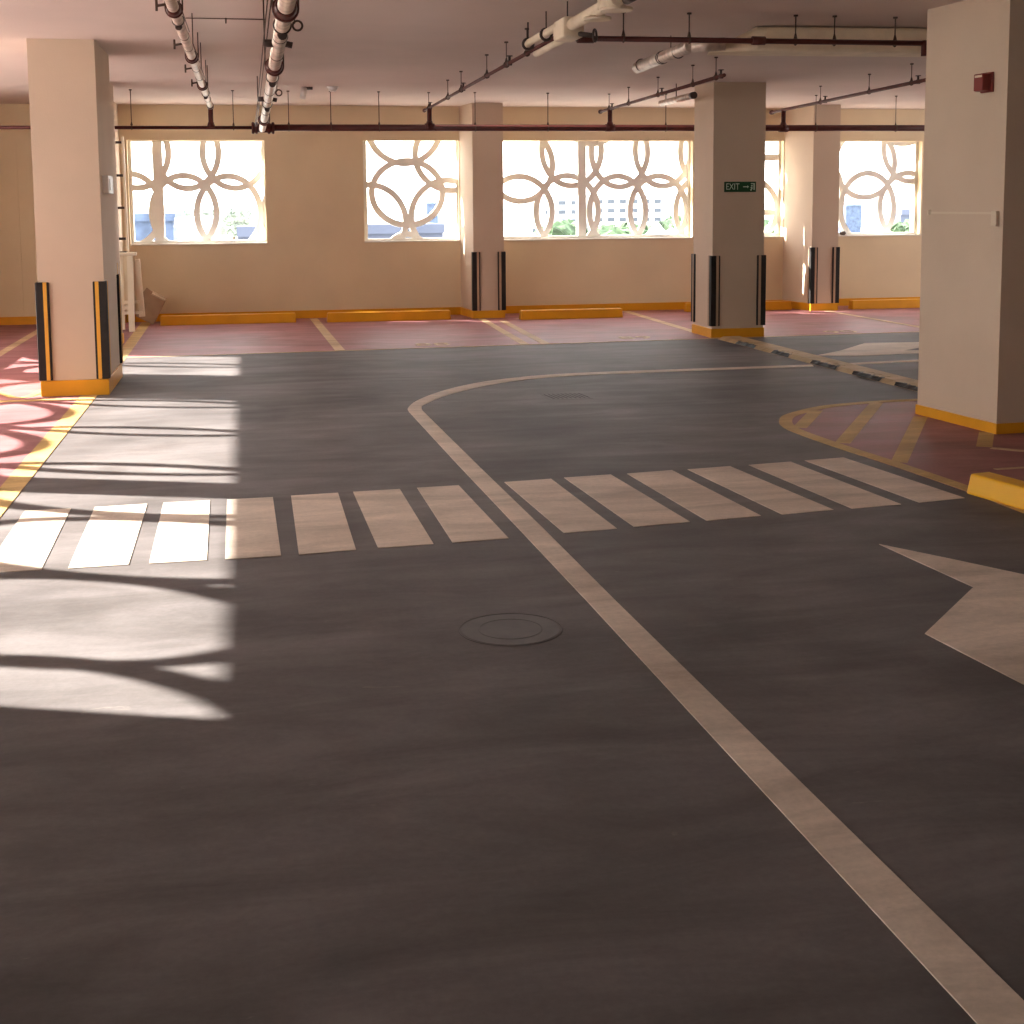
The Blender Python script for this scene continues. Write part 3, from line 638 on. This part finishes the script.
# exit sign
YS = 15.14
es = thing('exit_sign', (5.665, YS, 1.775), 'green exit sign with white arrow on the middle column', 'sign')
bm = nb(); box(bm, 5.475, 5.865, YS-0.016, YS, 1.712, 1.832); obj('sign_board', bm, 'green', es, 0.003, 1)
R90 = Matrix.Rotation(PI/2, 4, 'X')
text_mesh('exit_lettering', 'EXIT', 0.105, 'signwhite', Matrix.Translation((5.575, YS-0.018, 1.772)) @ R90, 0.0015, es, sx=0.78)
bm = nb()   # arrow pointing right, then running figure in a doorway
def sgn(bm, pts):
    v = [bm.verts.new((p[0], YS-0.019, p[1])) for p in pts]; w = [bm.verts.new((p[0], YS-0.0155, p[1])) for p in pts]
    bm.faces.new(v); bm.faces.new(w[::-1]); n = len(v)
    for i in range(n): bm.faces.new([v[i], w[i], w[(i+1) % n], v[(i+1) % n]])
sgn(bm, [(5.705,1.768),(5.755,1.768),(5.755,1.758),(5.778,1.773),(5.755,1.788),(5.755,1.778),(5.705,1.778)])
obj('arrow', bm, 'signwhite', es)
bm = nb()
sgn(bm, [(5.832,1.735),(5.848,1.735),(5.848,1.815),(5.800,1.815),(5.800,1.805),(5.832,1.805)])
sgn(bm, [(5.800,1.785),(5.812,1.797),(5.824,1.785),(5.812,1.773)])
sgn(bm, [(5.792,1.768),(5.818,1.772),(5.822,1.752),(5.806,1.726),(5.798,1.730),(5.806,1.750)])
sgn(bm, [(5.806,1.752),(5.790,1.735),(5.796,1.728),(5.814,1.746)])
obj('running_figure', bm, 'signwhite', es)

# ---------------------------------------------------------------- corner with ladder
ld = thing('ladder', (-1.72, 18.3, 0), 'tall narrow cream ladder leaning on the wall column left of the first window', 'ladder')
def bar(bm, a, b, w, d):
    a = Vector(a); b = Vector(b); dr = (b-a).normalized(); s = Vector((1, 0, 0)); s = (s-dr*s.dot(dr)).normalized(); n = dr.cross(s)
    v = [bm.verts.new(p+s*i*w/2+n*j*d/2) for p in (a, b) for i, j in ((-1,-1),(1,-1),(1,1),(-1,1))]
    for f in [(0,3,2,1),(4,5,6,7),(0,1,5,4),(1,2,6,5),(2,3,7,6),(3,0,4,7)]: bm.faces.new([v[i] for i in f])
A0, A1 = Vector((-1.665, 18.12, 0)), Vector((-1.70, 18.50, 2.50)); B0, B1 = Vector((-1.53, 18.12, 0)), Vector((-1.58, 18.50, 2.50))
for a, b in ((A0, A1), (B0, B1)):
    bm = nb(); bar(bm, a, b, 0.028, 0.06); obj('ladder_rail', bm, 'ladder', ld)
for z in (0.3, 0.62, 1.0, 1.18, 1.58, 2.0, 2.43):
    t = z/2.5; bm = nb(); bar(bm, A0.lerp(A1, t)+Vector((0, 0, 0)), B0.lerp(B1, t), 0.03, 0.03)
    bm.free(); bm = nb(); a = A0.lerp(A1, t); b = B0.lerp(B1, t); box(bm, a.x+0.01, b.x-0.01, a.y-0.02, a.y+0.02, z-0.016, z+0.016)
    obj('rung', bm, 'darkmetal' if z > 0.9 else 'ladder', ld)
sl = thing('folding_trestle', (-1.5, 17.9, 0), 'folded cream step frame standing in front of the tall ladder', 'step frame')
for a, b in (((-1.63, 17.95, 0.02), (-1.63, 18.0, 1.0)), ((-1.50, 17.85, 0.0), (-1.50, 17.97, 1.0)), ((-1.38, 18.02, 0.18), (-1.42, 18.0, 0.92))):
    bm = nb(); bar(bm, a, b, 0.075, 0.04); obj('leg', bm, 'ladder', sl)
bm = nb(); box(bm, -1.65, -1.42, 17.94, 18.06, 0.97, 1.01); obj('top_plate', bm, 'ladder', sl, 0.005, 1)
for z, x0, x1 in ((0.22, -1.65, -1.37), (0.36, -1.64, -1.40), (0.28, -1.65, -1.50)):
    bm = nb(); box(bm, x0, x1, 17.9, 17.93, z, z+0.035); obj('cross_bar', bm, 'ladder', sl)
bm = nb(); box(bm, -1.62, -1.44, 17.985, 18.0, 0.34, 0.97); obj('back_panel', bm, 'wall', sl)
cb = thing('cardboard_box', (-1.33, 18.75, 0), 'brown cardboard box tipped against the wall beside the step frame', 'box')
cb.rotation_euler = (0, 0, 0)
mt = Matrix.Translation((-1.31, 18.86, 0.235)) @ Matrix.Rotation(math.radians(28), 4, 'Y') @ Matrix.Rotation(math.radians(8), 4, 'X')
bm = nb(); box(bm, -0.14, 0.12, -0.11, 0.11, -0.185, 0.18, mt); obj('carton', bm, 'card', cb, 0.006, 1)
bm = nb(); box(bm, -0.22, -0.12, -0.11, -0.10, 0.02, 0.20, mt @ Matrix.Rotation(0.2, 4, 'Y')); obj('flap', bm, 'card', cb)
bm = nb(); box(bm, -0.12, 0.12, -0.12, 0.11, 0.17, 0.178, mt @ Matrix.Rotation(-0.12, 4, 'X')); obj('flap', bm, 'card', cb)
# dark lump on a window sill
rk = thing('rag', (8.93, D+0.08, ZS+0.018), 'small dark crumpled rag on the sill of the rightmost window', 'rag')
bm = nb(); bmesh.ops.create_icosphere(bm, subdivisions=2, radius=0.045, matrix=Matrix.Translation((8.93, D+0.06, ZS+0.048)) @ Matrix.Diagonal((1.2, 1, 0.75, 1)))
for v in bm.verts: v.co += Vector((random.uniform(-.006, .006), random.uniform(-.006, .006), random.uniform(-.004, .006)))
obj('rag_cloth', bm, 'darkmetal', rk)

# ---------------------------------------------------------------- outside
GZ = -7.0
bm = nb(); box(bm, -1500, 1500, D+3, 420, GZ-1, GZ); tag(obj('sandy_ground', bm, 'ground'), 'pale overexposed ground outside beyond the windows', 'ground', None, 'structure')
bm = nb(); box(bm, -3000, 3000, 420, 4000, GZ-1, GZ+0.2); tag(obj('sea_water', bm, 'sea'), 'pale strip of sea on the horizon outside', 'sea', None, 'stuff')
def tree(x, y, top, r, label, squash=1.0, m='leaf'):
    t = thing('tree', (x, y, GZ), label, 'tree', 'trees outside the windows')
    bm = nb(); cyl(bm, (x, y, GZ), (x, y, top-r), 0.22, 8, 0.12); obj('trunk', bm, 'bark', t)
    bm = nb()
    for k in range(14):
        c = Vector((x+random.uniform(-.7, .7)*r, y+random.uniform(-.5, .5)*r, top-r*squash+random.uniform(-.9, .35)*r*squash))
        bmesh.ops.create_icosphere(bm, subdivisions=3, radius=r*random.uniform(.4, .6), matrix=Matrix.Translation(c))
    for v in bm.verts: v.co += Vector((random.uniform(-1, 1), random.uniform(-1, 1), random.uniform(-1, 1)))*r*0.13
    obj('crown', bm, m, t)
def wpos(xw, y): return xw/D*y
def zpos(py, y, hor=203.0): return 1.6-(py-hor)/1350*y
# trees seen through the wide window and beyond
spec = [(4.30, 72, 220), (4.66, 68, 219), (5.08, 64, 220), (5.45, 68, 218), (5.8, 72, 218), (6.12, 68, 216), (6.42, 64, 213), (6.75, 60, 212), (7.65, 68, 218), (8.0, 64, 217), (9.85, 72, 219), (10.15, 68, 220)]
tl = ['leftmost pale green tree in the wide window, right of the open sea view', 'pale green tree left of the post of the wide window', 'pale green tree just right of the post of the wide window',
      'low green tree below the right building in the wide window', 'green tree behind the third ring crossing of the wide window', 'green tree beside the white tent in the wide window',
      'taller green tree right of the white tent in the wide window', 'green tree at the right edge of the wide window', 'green bush left in the narrow window slot right of the middle column',
      'green bush right in the narrow window slot right of the middle column', 'low green bush in the rightmost window', 'low green bush at the right edge of the rightmost window']
for (xw, y, py), l in zip(spec, tl): tree(wpos(xw, y), y, zpos(py, y), 1.45, l, 1.0)
for (xw, y, py), l in zip([(-1.0, 150, 207), (-0.75, 150, 206), (-0.5, 145, 205), (-0.2, 140, 203)],
    ['faint far tree just right of the post in the leftmost window', 'faint far tree second right of the post in the leftmost window', 'faint far tree left of the lower ring petal in the leftmost window', 'faint far tree inside the lower ring petal of the leftmost window']):
    tree(wpos(xw, y), y, zpos(py, y), 1.6, l, 0.8, 'leafpale')
def building(xw0, xw1, y, ptop, dep, label, m='bwhite', rows=0, cols=0, roof=None, wz=None, skip=()):
    x0, x1 = wpos(xw0, y), wpos(xw1, y); zt = zpos(ptop, y, 201.5)
    t = thing('building', ((x0+x1)/2, y, GZ), label, 'building', 'buildings outside the windows')
    bm = nb(); box(bm, x0, x1, y, y+dep, GZ, zt); obj('building_wall', bm, m, t)
    bm = nb(); box(bm, x0-dep*0.01, x1+dep*0.01, y-0.2, y+dep, zt, zt+0.4); obj('roof', bm, roof or m, t)
    for r in range(rows):
        for c in range(cols):
            if (r, c) in skip: continue
            wx = x0+(c+0.5)*(x1-x0)/cols; zz = zt-1.6-r*2.7; ww = (x1-x0)/cols*0.28
            bm = nb(); box(bm, wx-ww, wx+ww, y-0.15, y+0.1, zz-0.6, zz+0.6); obj('window_pane', bm, 'bwin', t)
    return t
building(4.02, 4.80, 395, 196, 20, 'left white apartment block seen through the wide window', rows=4, cols=4)
building(4.98, 6.05, 395, 195, 20, 'right white apartment block seen through the wide window', rows=4, cols=6)
building(-1.62, -1.02, 75, 216, 12, 'blue clad building low in the leftmost window, around the post', m='bblue', rows=0, cols=0)
building(-0.97, -0.45, 60, 222, 8, 'low white building in the lower middle of the leftmost window', rows=0)
building(-0.15, 0.10, 55, 232, 3, 'low grey box low at the right of the leftmost window', m='bgrey')
building(1.62, 2.75, 60, 230.5, 5, 'long flat grey blue roof at the bottom of the second window', m='bgrey')
building(2.52, 2.68, 300, 202, 4, 'small blue tower seen inside the right ring of the second window', m='bblue')
building(8.95, 9.2, 330, 207.5, 6, 'light blue block at the left of the rightmost window', m='bblue')
building(9.85, 10.06, 90, 217, 2, 'grey green banded tank at the right of the rightmost window', m='bgrey', rows=1, cols=5)
te = thing('tent', (wpos(6.1, 50), 50, GZ), 'white pointed tent among the trees in the wide window', 'tent')
def pyramid(bm, x, y, zt, w, h):
    a = [bm.verts.new(p) for p in ((x-w, y-w, zt-h), (x+w, y-w, zt-h), (x+w, y+w, zt-h), (x-w, y+w, zt-h))]; t = bm.verts.new((x, y, zt))
    b = [bm.verts.new((v.co.x, v.co.y, GZ)) for v in a]
    bm.faces.new(b[::-1])
    for i in range(4): bm.faces.new([a[i], a[(i+1) % 4], t]); bm.faces.new([b[i], b[(i+1) % 4], a[(i+1) % 4], a[i]])
bm = nb(); pyramid(bm, wpos(5.95, 50), 50, zpos(222, 50), 0.5, 0.75); obj('white_canopy', bm, 'bwhite', te)
bm = nb(); pyramid(bm, wpos(6.25, 50), 50.6, zpos(229, 50), 0.65, 0.6); obj('yellow_canopy', bm, 'tent', te)

# ---------------------------------------------------------------- light
w = bpy.data.worlds.new('sky'); sc.world = w; w.use_nodes = True
nt = w.node_tree; bg = nt.nodes['Background']
tc = nt.nodes.new('ShaderNodeTexCoord'); sx = nt.nodes.new('ShaderNodeSeparateXYZ'); cr = nt.nodes.new('ShaderNodeValToRGB')
nt.links.new(tc.outputs['Generated'], sx.inputs[0]); nt.links.new(sx.outputs['Z'], cr.inputs['Fac']); nt.links.new(cr.outputs['Color'], bg.inputs['Color'])
cr.color_ramp.elements[0].color = (1.0, 0.98, 0.95, 1); cr.color_ramp.elements[1].color = (0.9, 0.94, 1.0, 1)
bg.inputs['Strength'].default_value = 5.6
sd_ = bpy.data.lights.new('sun', 'SUN'); sd_.energy = 19; sd_.angle = math.radians(0.6); sd_.color = (1.0, 0.95, 0.86)
so = bpy.data.objects.new('sun', sd_); C.objects.link(so)
dv = Vector((1.0, -0.38, -0.55)).normalized()
so.rotation_euler = dv.to_track_quat('-Z', 'Y').to_euler(); so.location = (-20, 25, 20)

# ---------------------------------------------------------------- camera
cam = bpy.data.cameras.new('camera'); co = bpy.data.objects.new('camera', cam); C.objects.link(co)
Rm = Matrix(((0.9815448, -0.1910853, -0.00749799), (0.02830718, 0.10640461, 0.9939199), (0.18912566, 0.97578915, -0.10984998)))
co.matrix_world = Matrix(((Rm[0][0], Rm[1][0], -Rm[2][0], 0), (Rm[0][1], Rm[1][1], -Rm[2][1], 0), (Rm[0][2], Rm[1][2], -Rm[2][2], 1.6), (0, 0, 0, 1)))
cam.sensor_width = 36; cam.lens = 36*1350/1024; cam.shift_y = -(512-352.56)/1024
cam.clip_start = 0.05; cam.clip_end = 6000
sc.camera = co
sc.view_settings.view_transform = 'Standard'; sc.view_settings.look = 'None'
sc.view_settings.exposure = 0.9; sc.view_settings.gamma = 1.0
sc.cycles.use_denoising = True
sc.cycles.diffuse_bounces = 6; sc.cycles.max_bounces = 10
